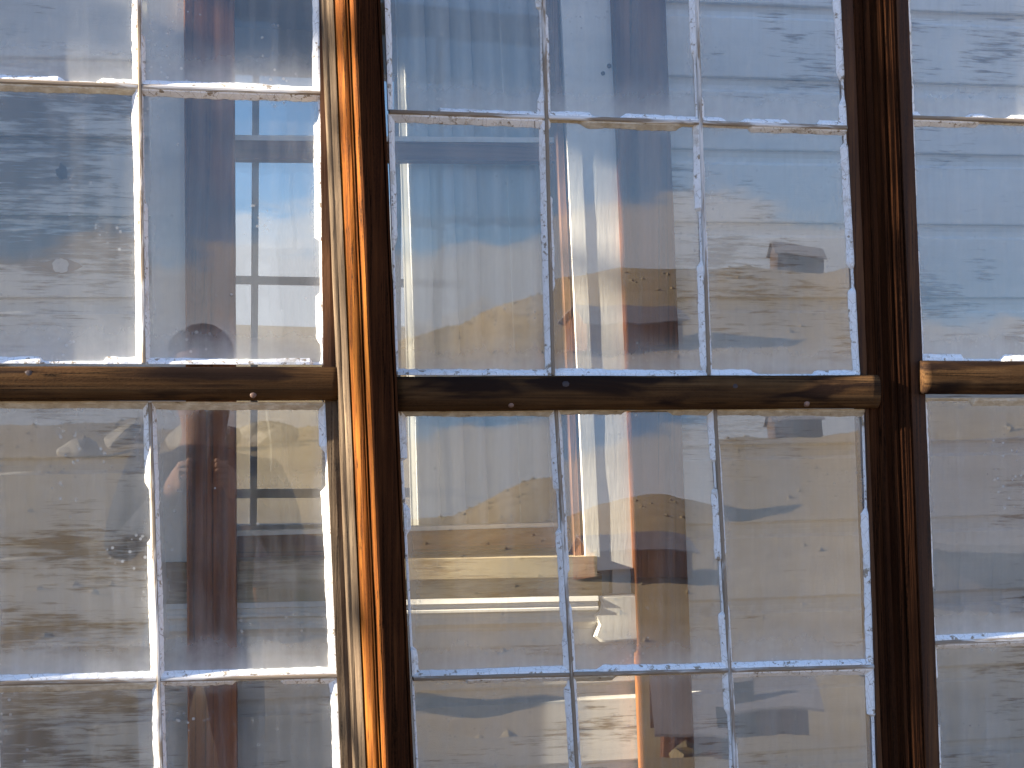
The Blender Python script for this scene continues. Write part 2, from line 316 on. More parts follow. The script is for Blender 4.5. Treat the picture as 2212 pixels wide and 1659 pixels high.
def sash(win, name, cols, rows, gmat, tilts, stiles, rails, seed, chip=.38, stile_mat='stile', hw=.0026, hh=.0030):
    """cols: lines left to right (edge, muntins, edge); rows: lines bottom to top. Outer lines are where wood meets putty."""
    inv = -Vector(win.location); before = set(COL.objects)
    nc, nr = len(cols)-1, len(rows)-1
    X = [[isect(c, r) for r in rows] for c in cols]
    pr = lambda w: [(0, -.012), (0, .0125), (w*.5, .0135), (w, .0125), (w, -.012)]
    pieces = []
    for side, w in stiles:
        a, b = (X[0][0], X[0][-1]) if side == 'l' else (X[-1][0], X[-1][-1])
        d = (b-a).normalized(); a = a-d*.03; b = b+d*.03
        prof = pr(w) if side == 'r' else [(-q, h) for q, h in pr(w)]
        pieces.append(sweep('stile', a, b, prof, M[stile_mat], None, n=40, jit=.0006, jit_out=.0006, seed=seed+20))
    for side, w in rails:
        a, b = (X[0][0], X[-1][0]) if side == 'b' else (X[0][-1], X[-1][-1])
        prof = [(-q, h-.0006) for q, h in pr(w)] if side == 't' else [(q, h-.0006) for q, h in pr(w)]
        pieces.append(sweep('rail', a, b, prof, M['stile'], None, n=24, jit_out=.0005, seed=seed+30))
    bm = bmesh.new(); ml = []
    for o in pieces:                                  # stiles and rails are one jointed frame
        if o.data.materials[0] not in ml: ml.append(o.data.materials[0])
        k0 = len(bm.faces); bm.from_mesh(o.data); bm.faces.ensure_lookup_table()
        for f in bm.faces[k0:]: f.material_index = ml.index(o.data.materials[0])
        bpy.data.objects.remove(o)
    me = bpy.data.meshes.new(name); bm.to_mesh(me); bm.free()
    for m in ml: me.materials.append(m)
    t = bpy.data.objects.new(name, me); COL.objects.link(t); t.parent = win
    for i in range(1, nc):                            # upright muntins run through
        sweep('muntin', X[i][0], X[i][-1], [(-hw, -.004), (-hw, .0105), (-hw*.5, .0118), (hw*.5, .0118), (hw, .0105), (hw, -.004)], M['muntin'], t, n=40, jit=.0004, jit_out=.0005, seed=seed+i)
    for j in range(1, nr):                            # cross muntins, piece by piece
        for i in range(nc):
            a = X[i][j] + Vector((hw+.0004 if i else 0, 0)); b = X[i+1][j] - Vector((hw+.0004 if i < nc-1 else 0, 0))
            sweep('muntin', a, b, [(-hh, -.004), (-hh, .0100), (-hh*.4, .0112), (hh*.4, .0112), (hh, .0100), (hh, -.004)], M['muntin_h'], t, n=16, jit=.0005, jit_out=.0005, seed=seed+j*7+i)
    for i in range(nc):
        for j in range(nr):
            ol = hw if i else 0; orr = hw if i < nc-1 else 0; ob = hh if j else 0; ot = hh if j < nr-1 else 0
            bl, br, tr_, tl_ = X[i][j]+Vector((ol, ob)), X[i+1][j]+Vector((-orr, ob)), X[i+1][j+1]+Vector((-orr, -ot)), X[i][j+1]+Vector((ol, -ot))
            q = [bl, br, tr_, tl_]
            vs = [(p.x, 0.0, p.y) for p in q]+[(p.x, .003, p.y) for p in q]
            o = link('pane', vs, [(0, 1, 2, 3), (7, 6, 5, 4)], gmat, t, mats=[gmat, M['glass_back']])
            o.data.polygons[1].material_index = 1
            uv = o.data.uv_layers.new(name='UVMap')
            for lp, c in zip(range(8), [(0, 0), (1, 0), (1, 1), (0, 1), (0, 1), (1, 1), (1, 0), (0, 0)]): uv.data[lp].uv = c
            tx, tz = tilts.get((i, j), (0, 0)); o['tilt'] = [float(tx), 0.0, float(tz)]
            sd_ = seed*3.1+i*5.3+j*11.7
            top_rail = j == nr-1; wv = PW*1.1
            putty(t, bl, tl_, (1, 0), wv*(.7 if i else 1), M['putty'], sd_+1, chip)
            putty(t, br, tr_, (-1, 0), wv*(1.2 if i == nc-1 else .95), M['putty'], sd_+2, chip)
            putty(t, bl, br, (0, 1), PW*1.1, M['putty'], sd_+3, chip)
            putty(t, tl_, tr_, (0, -1), PW*1.25, M['grimy'] if (top_rail or (i+j) % 2) else M['putty'], sd_+4, chip)
    for o in COL.objects:
        if o not in before and o.data is not None: o.data.transform(Matrix.Translation(inv))
    return t
def pwindow(label, px, py):
    s_, z_ = at(px, py, 0); return empty('porch_window', label, 'window', None, (s_, 0, .62))

WC = pwindow('middle window between the sunlit orange post and the shaded dark post', 1300, 900)
WL = pwindow('left window with dusty panes and bright putty, left of the sunlit post', 300, 900)
WR = pwindow('right window beyond the dark post, cut off by the frame edge', 2100, 900)
PITCH_X = .2165
# centre opening, upper sash
uc = [ln(838, 200, 856, 760), ln(1176, 200, 1191, 780), ln(1507, 200, 1526, 780), ln(1821, 200, 1851, 780)]
top = ln(840, 244, 1820, 278)
rows_uc = [ln(858, 808, 1852, 812), top, shift(top, 0, .372)]
sash(WC, 'upper_sash', uc, rows_uc, M['glass_clear'],
     {(0, 0): (.0, .004), (1, 0): (.004, -.001), (2, 0): (-.003, .0), (0, 1): (.01, .0), (1, 1): (0, .0), (2, 1): (0, .004)},
     [('r', .026)], [('t', .05)], 1.3)
# centre opening, lower sash
lc = [ln(862, 900, 893, 1500), ln(1199, 900, 1234, 1500), ln(1541, 900, 1575, 1500), ln(1864, 900, 1884, 1500)]
bot = ln(887, 1464, 1882, 1438)
rows_lc = [shift(bot, 0, -.372), bot, ln(862, 884, 1865, 886)]
sash(WC, 'lower_sash', lc, rows_lc, M['glass_clear'],
     {(0, 1): (.003, .064), (1, 1): (.002, .078), (2, 1): (-.002, .056), (0, 0): (0, .05), (1, 0): (0, .06), (2, 0): (.0, .052)},
     [('r', .020)], [('b', .05)], 4.7)
# left opening
ul1 = ln(300, 0, 311, 780); ul2 = ln(688, 0, 697, 780)
ul = [shift(ul1, -PITCH_X*2), shift(ul1, -PITCH_X), ul1, ul2]
topl = ln(0, 178, 690, 204)
sash(WL, 'upper_sash', ul, [ln(0, 783, 700, 786), topl, shift(topl, 0, .372)], M['glass_dusty'],
     {(1, 0): (.0, .006), (2, 0): (.002, .012), (1, 1): (0, .006), (2, 1): (.003, .010)}, [('r', .021), ('l', .04)], [('t', .05)], 8.1, .34)
ll1 = ln(325, 890, 344, 1500); ll2 = ln(702, 890, 728, 1500)
ll = [shift(ll1, -PITCH_X*2), shift(ll1, -PITCH_X), ll1, ll2]
botl = ln(0, 1474, 722, 1458)
sash(WL, 'lower_sash', ll, [shift(botl, 0, -.372), botl, ln(0, 868, 704, 872)], M['glass_dusty'],
     {(1, 1): (.0, .018), (2, 1): (0, .022), (1, 0): (0, .02), (2, 0): (.0, .02)}, [('r', .020), ('l', .04)], [('b', .05)], 11.9, .34, 'greywood')
# right opening
ur = ln(1962, 200, 1985, 780)
topr = ln(1965, 256, 2212, 264)
urc = [ur, shift(ur, PITCH_X*1.1), shift(ur, PITCH_X*2.1), shift(ur, PITCH_X*3.1)]
sash(WR, 'upper_sash', urc, [ln(1990, 777, 2212, 780), topr, shift(topr, 0, .372)], M['glass_clear'],
     {(0, 0): (.01, .036), (0, 1): (0, .01)}, [('l', .03), ('r', .03)], [('t', .05)], 15.2)
lr = ln(1992, 880, 2016, 1500)
botr = ln(2010, 1387, 2212, 1379)
lrc = [lr, shift(lr, PITCH_X*1.1), shift(lr, PITCH_X*2.1), shift(lr, PITCH_X*3.1)]
sash(WR, 'lower_sash', lrc, [shift(botr, 0, -.372), botr, ln(1995, 862, 2212, 862)], M['glass_dusty'],
     {(0, 1): (.0, .0), (0, 0): (0, .004)}, [('l', .03), ('r', .03)], [('b', .05)], 19.4)

# ------------------------------------------------------------------ half-round rails nailed across the sashes
def nail(parent, x, y, rad, mat, Y):
    s, z = at(x, y, Y); n = 10; vs = [(s, Y-.0018, z)]; fs = []
    for ring, (rr, dy) in enumerate(((.6, -.0015), (1, -.0005), (1, .006))):
        for k in range(n): a = 2*math.pi*k/n; vs.append((s+rad*rr*math.cos(a), Y+dy, z+rad*rr*math.sin(a)))
    for k in range(n):
        k2 = (k+1) % n; fs.append((0, 1+k2, 1+k))
        for g in (0, 1): fs.append((1+g*n+k, 1+g*n+k2, 1+(g+1)*n+k2, 1+(g+1)*n+k))
    return link('nail', vs, fs, mat, parent, smooth=True)
def round_rail(label, x0, x1, ytop0, ytop1, ybot0, ybot1, seed, nails):
    Y = -.0142
    t0, t1, b0, b1 = at(x0, ytop0, Y), at(x1, ytop1, Y), at(x0, ybot0, Y), at(x1, ybot1, Y)
    P0 = ((t0[0]+b0[0])/2, (t0[1]+b0[1])/2); P1 = ((t1[0]+b1[0])/2, (t1[1]+b1[1])/2)
    h = ((t0[1]-b0[1])+(t1[1]-b1[1]))/4
    prof = [(h, 0), (h*1.0, .008), (h*.88, .0148), (h*.6, .0182), (h*.2, .0198), (-h*.25, .0196), (-h*.65, .0172), (-h*.92, .011), (-h, .004), (-h, 0)]
    t = empty('round_rail', label, 'rail', 'half-round rails across the window sashes')
    sweep('moulding', P1, P0, [(a, b) for a, b in prof], M['rail'], t, Y=Y, n=60, jit=.0008, jit_out=.0008, freq=9, seed=seed, smooth=True)
    for (x, y, r_, m, dy) in nails: nail(t, x, y, r_, M[m], Y-dy)
    return t
round_rail('half-round wooden rail across the left sashes, ending at the lit post', -700, 737, 795, 790, 866, 868, 2.2, [(62, 811, .0072, 'nail', .0175), (547, 853, .0046, 'nail_light', .0165)])
round_rail('long half-round wooden rail between the two posts with four nails', 853, 1891, 813, 811, 890, 881, 5.5,
           [(1222, 834, .0072, 'nail', .0175), (1588, 838, .0062, 'nail', .0180), (1104, 874, .0044, 'nail_light', .0165), (1743, 872, .0044, 'nail_light', .0165)])
round_rail('half-round wooden rail right of the dark post', 1985, 2900, 781, 783, 851, 853, 9.1, [])

# ------------------------------------------------------------------ posts
ZB, ZT = .62, 2.45
def post_line(xt, yt, xb, yb):
    l = ln(xt, yt, xb, yb, -.03); (s0, z0), (s1, z1) = l
    f = lambda z: s0+(s1-s0)*(z-z0)/(z1-z0)
    return (f(ZB), ZB), (f(ZT), ZT)
A, B = post_line(724, 700, 762, 1600)                # left side of the lit post
A = (A[0], ZB)
lit = empty('window_post', 'moulded post left of centre, orange wood raked by sunlight', 'post', None, (A[0], 0, ZB))
def post_part(parent, name, prof, mat, seed, n=90, j=.0005, jo=.0007, fr=14):
    fine = []
    for k, (a, b) in enumerate(prof):                 # weathered ridges: split the visible edges into narrow fibres
        c, d = prof[(k+1) % len(prof)]; fine.append((a, b))
        if b > 0 and d > 0:
            m_ = int(math.hypot(c-a, d-b)/.0013)
            for q in range(1, m_): f = q/m_; fine.append((a+(c-a)*f, b+(d-b)*f+.0009*nz(q*1.9, k*3.7, seed)))
    prof = fine
    o = sweep(name, A, B, prof, mat, parent, Y=0, n=n, jit=j, jit_out=jo, freq=fr, seed=seed)
    o.data.transform(Matrix.Translation(-Vector(parent.location)))
mm = .001
post_part(lit, 'stop_strip', [(0, -40*mm), (0, 54*mm), (5*mm, 55*mm), (6*mm, 59*mm), (11*mm, 67*mm), (12.5*mm, 68*mm), (13*mm, -40*mm)], M['greywood'], 1.1)
post_part(lit, 'moulding', [(13.2*mm, -40*mm), (13.2*mm, 64*mm), (14.5*mm, 65*mm), (16.5*mm, 72*mm), (19.5*mm, 80*mm), (22*mm, 83*mm), (27*mm, 84*mm), (27.6*mm, 82*mm), (29*mm, 82*mm), (29.6*mm, 85*mm), (30.6*mm, 85*mm), (31*mm, -40*mm)], M['orange'], 2.3)
post_part(lit, 'bead', [(33*mm, -40*mm), (33*mm, 84*mm), (34*mm, 89*mm), (36*mm, 94*mm), (37.5*mm, 95*mm), (38*mm, -40*mm)], M['orange'], 3.7)
post_part(lit, 'plank', [(38.2*mm, -40*mm), (38.2*mm, 96*mm), (40*mm, 97*mm), (55*mm, 94.5*mm), (69*mm, 92*mm), (70*mm, 86*mm), (71*mm, 86*mm), (71.6*mm, 90*mm), (74.6*mm, 89*mm), (75.5*mm, 84*mm), (76*mm, -40*mm)], M['plank'], 4.9)
A, B = post_line(1868, 400, 1910, 1500)
drk = empty('window_post', 'grooved dark brown post on the right, wholly in shade', 'post', None, (A[0], 0, ZB))
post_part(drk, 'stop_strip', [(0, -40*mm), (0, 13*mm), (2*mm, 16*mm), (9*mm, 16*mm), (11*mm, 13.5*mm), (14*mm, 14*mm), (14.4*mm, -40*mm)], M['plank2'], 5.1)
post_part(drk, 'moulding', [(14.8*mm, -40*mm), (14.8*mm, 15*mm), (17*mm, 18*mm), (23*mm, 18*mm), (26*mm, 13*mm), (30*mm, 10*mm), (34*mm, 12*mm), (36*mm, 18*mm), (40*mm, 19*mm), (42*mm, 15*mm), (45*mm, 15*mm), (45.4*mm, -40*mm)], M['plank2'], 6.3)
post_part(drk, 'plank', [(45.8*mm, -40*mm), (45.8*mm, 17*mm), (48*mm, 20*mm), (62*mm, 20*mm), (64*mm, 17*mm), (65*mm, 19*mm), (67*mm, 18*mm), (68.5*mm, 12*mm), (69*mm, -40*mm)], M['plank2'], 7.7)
A, B = (-.60, ZB), (-.645, ZT)
far = empty('window_post', 'plain post at the left end of the window wall, outside the frame', 'post', None, (A[0], 0, ZB))
post_part(far, 'plank', [(-.03, -.04), (-.03, .016), (.03, .016), (.03, -.04)], M['plank'], 8.8, 10)

def post_nail(parent, x, y, r_, Y):
    o = nail(parent, x, y, r_, M['nail'], Y); o.data.transform(Matrix.Translation(-Vector(parent.location)))
for (x, y) in ((806, 868), (800, 318), (822, 1195), (846, 1592)): post_nail(lit, x, y, .0022, -.0922)

# ------------------------------------------------------------------ the porch round the window wall
YI = .45                                             # face of the house wall
S_END = -3.32  # unseen left end, set where it trims the sun on the house wall
por = empty('porch', 'narrow glazed lean-to porch of pale boards around the windows, its unseen roof and left end shaped for light', 'porch', None, (0, 0, 0))
box('header', S_END, 2.6, -.012, .03, 2.452, 2.54, M['porch'], por)
box('board_panel', S_END, -.95, -.011, .029, 2.541, 3.2, M['porch'], por)  # unseen panel raised to keep sun off the right siding
for k in range(5):  # unseen transom glazing added to let more sky light in
    x = -.94+k*.71; box('fill_transom_bar', x, x+.03, -.011, .029, 2.541, 3.2, M['porch'], por)
    if k < 4 or True: link('fill_transom_pane', [(x+.03, .01, 2.54), (x+.71, .01, 2.54), (x+.71, .01, 3.2), (x+.03, .01, 3.2)], [(0, 1, 2, 3)], M['glass_back'], por)
box('apron', S_END, 2.6, -.012, .03, .02, .618, M['porch'], por)
box('board_panel', S_END, -.685, -.010, .028, .62, 2.45, M['porch'], por)
box('board_panel', 1.80, 2.6, -.010, .028, .62, 2.45, M['porch'], por)
for k in range(7):                                   # unseen roof added for light: panes brighten the wall, boards stop sun
    x = S_END+.03+k*.94; link('added_rafter', [(x, -.012, 3.202), (x+.04, -.012, 3.202), (x+.04, YI, 3.36), (x, YI, 3.36), (x, -.012, 3.26), (x+.04, -.012, 3.26), (x+.04, YI, 3.42), (x, YI, 3.42)], [(0, 3, 2, 1), (4, 5, 6, 7), (0, 1, 5, 4), (1, 2, 6, 5), (2, 3, 7, 6), (3, 0, 4, 7)], M['porch'], por)
    if k < 6: link('fill_roof_pane' if k > 1 else 'sun_block_board', [(x+.04, -.012, 3.245), (x+.94, -.012, 3.245), (x+.94, YI, 3.405), (x+.04, YI, 3.405)], [(0, 1, 2, 3)], M['glass_back'] if k > 1 else M['porch'], por)
box('porch_floor', S_END, 2.6, .032, YI-.02, .02, .08, M['porch'], por)
box('end_panel', 2.602, 2.64, -.01, YI, .02, 2.54, M['porch'], por)
box('sun_block_post', S_END-.04, S_END-.002, .070, .170, .02, 3.2, M['porch'], por)  # unseen post added to block sun from the left siding and board

# ------------------------------------------------------------------ the house wall behind, board by board
wall = empty('house_wall', 'white drop-siding house wall with peeling paint behind the panes', 'wall', None, (0, YI, 0))
TILT = .0168
def wz(s, z): return z + TILT*(s-.75)
lines = [171, 327, 484, 647, 806, 965, 1134, 1299, 1466, 1633]
zs = [at(1600, y, YI)[1] for y in lines]
exp_ = (zs[0]-zs[-1])/9
z_edge = [zs[0]+exp_*k for k in range(13, 0, -1)] + zs + [zs[-1]-exp_*k for k in range(1, 8)]
# window opening in the wall, as lines on YI
OL, OR_ = .14, None
jl = ln(450, 0, 470, 1150, YI); jr = ln(1183, 0, 1242, 1150, YI)
xs_at = lambda l, z: l[0][0]+(l[1][0]-l[0][0])*(z-l[0][1])/(l[1][1]-l[0][1])
z_sill = at(1000, 1245, YI)[1]
CLW, CRW = .085, .16
def siding(x0, x1, zt, zb, k):
    H = zt-zb; c = exp_*.20
    # below its top edge the board is coved, its lower lip overhangs the next board
    pr = [(0, -.0125), (-.004, -.0128), (-c*.45, -.0112), (-c*.8, -.007), (-c*.97, -.0018), (-c, 0), (-c-.0015, .0002), (-H+.003, .0006), (-H+.0006, .0), (-H, -.003), (-H, -.02), (0, -.02)]
    n = max(4, int((x1-x0)/.03)); vs, fs = [], []; m = len(pr)
    for i in range(n+1):
        x = x0+(x1-x0)*i/n
        for q, (a, b) in enumerate(pr):
            j = .0009*nz(x*6, k*3.3, q*.11)
            vs.append((x, -(b+.0009*nz(x*3, k, 7)), wz(x, zt)+a+(j if q > 5 else 0)))
    for i in range(n):
        for q in range(m): fs.append((i*m+q, i*m+(q+1) % m, (i+1)*m+(q+1) % m, (i+1)*m+q))
    fs.append(tuple(reversed(range(m)))); fs.append(tuple(n*m+q for q in range(m)))
    link('siding_board', vs, fs, M['siding'], wall)
for k in range(len(z_edge)-1):
    zt, zb = z_edge[k], z_edge[k+1]
    if zt < z_sill-.0: siding(S_END, 2.6, zt, zb+.0004, k)
    else:
        if zb > 1.1 and zt < 2.75: siding(S_END, -1.06, zt, zb+.0004, k+80); siding(-.41, xs_at(jl, zb)-.03, zt, zb+.0004, k)
        else: siding(S_END, xs_at(jl, zb)-.03, zt, zb+.0004, k)
        siding(xs_at(jr, zb)+.06, 2.6, zt, zb+.0004, k+40)
# the two marks on the left boards
def disc(name, x, y, rx, rz, mat, off, wob=0.1, pinch=0):
    s, z = at(x, y, YI); n = 28; vs = [(s, -off, z)]; fs = []
    for k in range(n):
        a = 2*math.pi*k/n; w = 1+wob*nz(math.cos(a)*2, math.sin(a)*2, x)
        px = math.cos(a); pz = math.sin(a)*(1-pinch*abs(px)**1.0)
        vs.append((s+rx*w*px, -off+.0004, z+rz*w*pz))
    for k in range(n): fs.append((0, 1+(k+1) % n, 1+k))
    b = len(vs); vs += [(v[0], .004, v[2]) for v in vs[1:]]
    for k in range(n): fs.append((1+k, 1+(k+1) % n, b+(k+1) % n, b+k))
    link(name, vs, fs, mat, wall)
disc('knot', 133, 574, .033, .0135, M['knot'], .0022, .12, .55)
disc('knot_core', 131, 574, .0125, .012, M['knot_core'], .0034, .2)
disc('stain', 134, 372, .009, .013, M['nail'], .0022, .5)

# ------------------------------------------------------------------ the house window
hw_ = empty('house_window', 'old house window in the white wall, brown sash and stained sill', 'window', None, (0, YI, 0))
def hb(name, x0, y0, x1, y1, w0, w1, mat, out0, out1, parent=None, n=30, j=.0004, seed=0, Yp=None):
    """A board of the house window along the photo line (x0,y0)-(x1,y1), lying from w0 to w1 to the right of it."""
    P0, P1 = at(x0, y0, YI-out1), at(x1, y1, YI-out1)
    return sweep(name, P0, P1, [(w0, out0), (w0, out1), (w1, out1), (w1, out0)], mat, parent or hw_, Y=0, n=n, jit=j, jit_out=j, freq=20, seed=seed)
# casings: lines run bottom -> top so that lateral is to the right
hb('casing', 340, 1285, 312, -260, 0, .085, M['casing'], -.012, .020, seed=1)
hb('casing', 1252, 1235, 1186, -260, .012, .135, M['casing'], -.012, .022, seed=2)
hb('casing_edge', 1252, 1235, 1186, -260, .012, .037, M['casing'], .0222, .0240, seed=3)
hb('jamb', 1241, 1200, 1180, -260, .001, .0118, M['jamb'], -.10, .014, seed=4)
hb('jamb', 450, 1200, 440, -260, -.012, 0, M['jamb'], -.058, .014, seed=5)
# sashes: upper sash in front, lower sash behind
def hbar(name, x0, y0, x1, y1, h, mat, out0, out1, seed=0, prof=None, parent=None):
    P0, P1 = at(x0, y0, YI-out1), at(x1, y1, YI-out1)
    pr = prof or [(0, out0), (0, out1), (h, out1), (h, out0)]
    return sweep(name, P0, P1, pr, mat, parent or hw_, Y=0, n=40, jit=.0005, jit_out=.0004, freq=16, seed=seed)
hbar('meeting_rail', 440, 302, 1212, 310, .031, M['innersash'], -.05, -.012, 6)
hbar('meeting_rail_edge', 440, 291, 1210, 297, .009, M['casing'], -.05, -.015, 7)
hbar('bottom_rail', 440, 1160, 1245, 1137, .036, M['innersash'], -.075, -.03, 8)
hbar('glazing_edge', 440, 1151, 1243, 1128, .007, M['casing'], -.075, -.032, 9)
hbar('sill', 335, 1216, 1290, 1202, .034, M['sill'], -.08, .038, 10)
hbar('subsill', 335, 1256, 1300, 1238, .041, M['sill'], -.01, .024, 11)
P = [(0, -.01), (0, .030), (.008, .034), (.010, .028), (.016, .028), (.019, .033), (.023, .033), (.027, .024), (.034, .022), (.038, .026), (.044, .026), (.052, .014), (.058, .010), (.060, -.01)]
hbar('apron_moulding', 335, 1306, 1292, 1287, .06, M['casing'], 0, .03, 12, [(a, b) for a, b in P])
hbar('apron', 335, 1374, 1300, 1352, .03, M['casing'], -.01, .009, 13)
# carved bracket at the right end of the apron
def bracket():
    pts = [(1293, 1288), (1376, 1284), (1388, 1382), (1300, 1388), (1285, 1376), (1294, 1350), (1284, 1330), (1296, 1318), (1300, 1302)]
    q = [at(x, y, YI-.03) for x, y in pts]; n = len(q)
    vs = [(a, -.030, b) for a, b in q]+[(a, .01, b) for a, b in q]
    fs = [tuple(range(n)), tuple(reversed(range(n, 2*n)))]+[(k, n+k, n+(k+1) % n, (k+1) % n) for k in range(n)]
    o = link('bracket', vs, fs, M['casing'], hw_)
    bm = bmesh.new(); bm.from_mesh(o.data); bmesh.ops.recalc_face_normals(bm, faces=bm.faces)
    bmesh.ops.bevel(bm, geom=[e for e in bm.edges if all(v.co.y < -.02 for v in e.verts)], offset=.003, segments=2, affect='EDGES'); bm.to_mesh(o.data); bm.free()
bracket()
def hpane(x0, x1, y0, y1, Y):
    a, b, c, d = at(x0, y1, Y), at(x1, y1, Y), at(x1, y0, Y), at(x0, y0, Y)
    q = [a, b, c, d]
    o = link('pane', [(p[0], Y-YI, p[1]) for p in q], [(0, 1, 2, 3)], M['glass_inner'], hw_)
    uv = o.data.uv_layers.new(name='UVMap')
    for k, c in enumerate([(0, 0), (1, 0), (1, 1), (0, 1)]): uv.data[k].uv = c
    o['tilt'] = [0.006, 0.0, .01]
hpane(430, 1216, -300, 306, YI+.03); hpane(430, 1250, 330, 1170, YI+.055)
for (x, y, r_) in ((1316, 142, .004), (1303, 158, .0035)):
    nail(hw_, x, y, r_, M['nail'], YI-.024)
for ch in hw_.children:
    if ch.name.startswith('nail'): ch.data.transform(Matrix.Translation(-Vector(hw_.location)))
for ch in hw_.children:
    if not ch.name.startswith(('nail', 'pane')): pass
# bent nail sticking out of the casing
# the two brown uprights in front of the wall
def upright(label, xl0, xr0, xl1, xr1, o0, o1, seed):
    Y = YI-o1
    a0, b0, a1, b1 = at(xl0, 0, Y), at(xr0, 0, Y), at(xl1, 1659, Y), at(xr1, 1659, Y)
    ext = lambda p, q, z: (p[0]+(q[0]-p[0])*(z-p[1])/(q[1]-p[1]))
    z0, z1 = .08, 3.2; n = 60; vs, fs = [], []
    for i in range(n+1):
        z = z0+(z1-z0)*i/n; l = ext(a0, a1, z)+.0006*nz(z*25, seed); r = ext(b0, b1, z)+.0008*nz(z*25, seed+4)
        for (x, y) in ((l, -o0), (l, -o1+.002), (l+.002, -o1), (r-.002, -o1), (r, -o1+.002), (r, -o0)): vs.append((x, YI+y, z))
    for i in range(n):
        for k in range(6): fs.append((i*6+k, i*6+(k+1) % 6, (i+1)*6+(k+1) % 6, (i+1)*6+k))
    fs.append(tuple(reversed(range(6)))); fs.append(tuple(n*6+k for k in range(6)))
    o = link('upright_board', vs, fs, M['innerboard']); tag(o, label, 'board', 'brown upright boards inside the porch')
upright('brown upright board behind the left sashes', 397, 507, 406, 514, .004, .052, 3)
upright('brown upright board behind the middle column of panes', 1325, 1438, 1392, 1502, .006, .045, 9)

# curtain behind the house window
def curtain(label, xl, xr, Y, folds, seed):
    za, zb = at(900, -250, Y)[1], at(900, 1170, Y)[1]; n, m = 160, 40; vs, fs = [], []
    for j in range(m+1):
        z = za+(zb-za)*j/m; y_px = -250+1420*j/m
        s0, s1 = at(xl+y_px*.03, y_px, Y)[0], at(xr+y_px*.045, y_px, Y)[0]
        for i in range(n+1):
            f = i/n; ph = f*folds*2*math.pi+1.4*nz(f*3, seed)*2+.25*nz(z*1.5, f*4, seed)
            vs.append((s0+(s1-s0)*f+.006*math.cos(ph), Y+.034*math.sin(ph)*(.8+.4*nz(f*6, z, seed))+.006*nz(f*20, z*2, seed), z))
    for j in range(m):
        for i in range(n): a = j*(n+1)+i; fs.append((a, a+1, a+n+2, a+n+1))
    o = link('curtain', vs, fs, M['curtain'], smooth=True)
    tag(o, label, 'curtain')
curtain('white gathered curtain hanging at the right of the house window', 846, 1196, YI+.105, 6.3, 2.0)

# the dim room and its far window
rm = empty('room', 'dim plaster room behind the house window', 'room', None, (0, 0, 0))
FY = 3.4
box('room_floor', -2.6, 3.6, YI+.03, FY, .02, .06, M['dull'], rm)
box('room_ceiling', -2.6, 3.6, YI+.03, FY, 2.9, 2.95, M['room'], rm)
box('room_side', -2.65, -2.6, YI+.03, FY, .02, 2.95, M['room'], rm); box('room_side', 3.6, 3.65, YI+.03, FY, .02, 2.95, M['room'], rm)
# back of the house wall (outside the opening)
xl_, xr_ = jl[1][0]-.02, jr[1][0]+.015
box('room_front', -2.6, -1.06, YI+.022, YI+.03, .02, 2.95, M['room'], rm); box('room_front', -.41, xl_-.02, YI+.022, YI+.03, .02, 2.95, M['room'], rm)
box('room_front', -1.059, -.411, YI+.022, YI+.03, .02, 1.2, M['room'], rm); box('room_front', -1.059, -.411, YI+.022, YI+.03, 2.6, 2.95, M['room'], rm)
fr2 = empty('sun_opening_frame', 'added opening in the house wall, out of view, letting sun in to the curtain', 'sun opening', None, (0, YI, 0))  # unseen opening added so sun can reach the curtain
for nm, b_ in (('jamb', (-1.06, -1.03, 1.2, 2.6)), ('jamb', (-.44, -.41, 1.2, 2.6)), ('sill', (-1.03, -.44, 1.2, 1.23)), ('head', (-1.03, -.44, 2.57, 2.6))): box(nm, b_[0], b_[1], -.004, .02, b_[2], b_[3], M['casing'], fr2)
box('room_front', xr_+.02, 3.6, YI+.022, YI+.03, .02, 2.95, M['room'], rm)
box('room_front', xl_-.019, xr_+.019, YI+.023, YI+.031, .02, z_sill-.02, M['room'], rm)
fx0, fz1 = at(395, 140, FY); fx1, fz0 = at(1012, 1130, FY)
box('far_wall', -2.6, fx0, FY, FY+.12, .02, 2.95, M['room'], rm); box('far_wall', fx1, 3.6, FY, FY+.12, .02, 2.95, M['room'], rm)
box('far_wall', fx0, fx1, FY, FY+.12, .02, fz0, M['room'], rm); box('far_wall', fx0, fx1, FY, FY+.12, fz1, 2.95, M['room'], rm)
fw = empty('far_window', 'far window seen through the house window, dark muntins against sky', 'window', None, (0, FY, 0))
for k in range(1, 4): x = fx0+(fx1-fx0)*k/4; box('muntin', x-.012, x+.012, .03, .06, fz0, fz1, M['casing'], fw)
for yy, hgt in ((318, .03), (606, .014), (1066, .016)):
    z = at(700, yy, FY)[1]; box('muntin', fx0, fx1, .025, .055, z-hgt, z+hgt, M['casing'], fw)

o = link('pane', [(fx0, .065, fz0), (fx1, .065, fz0), (fx1, .065, fz1), (fx0, .065, fz1)], [(0, 1, 2, 3)], M['glass_far'], fw)
uv = o.data.uv_layers.new(name='UVMap')
for k, c in enumerate([(0, 0), (1, 0), (1, 1), (0, 1)]): uv.data[k].uv = c

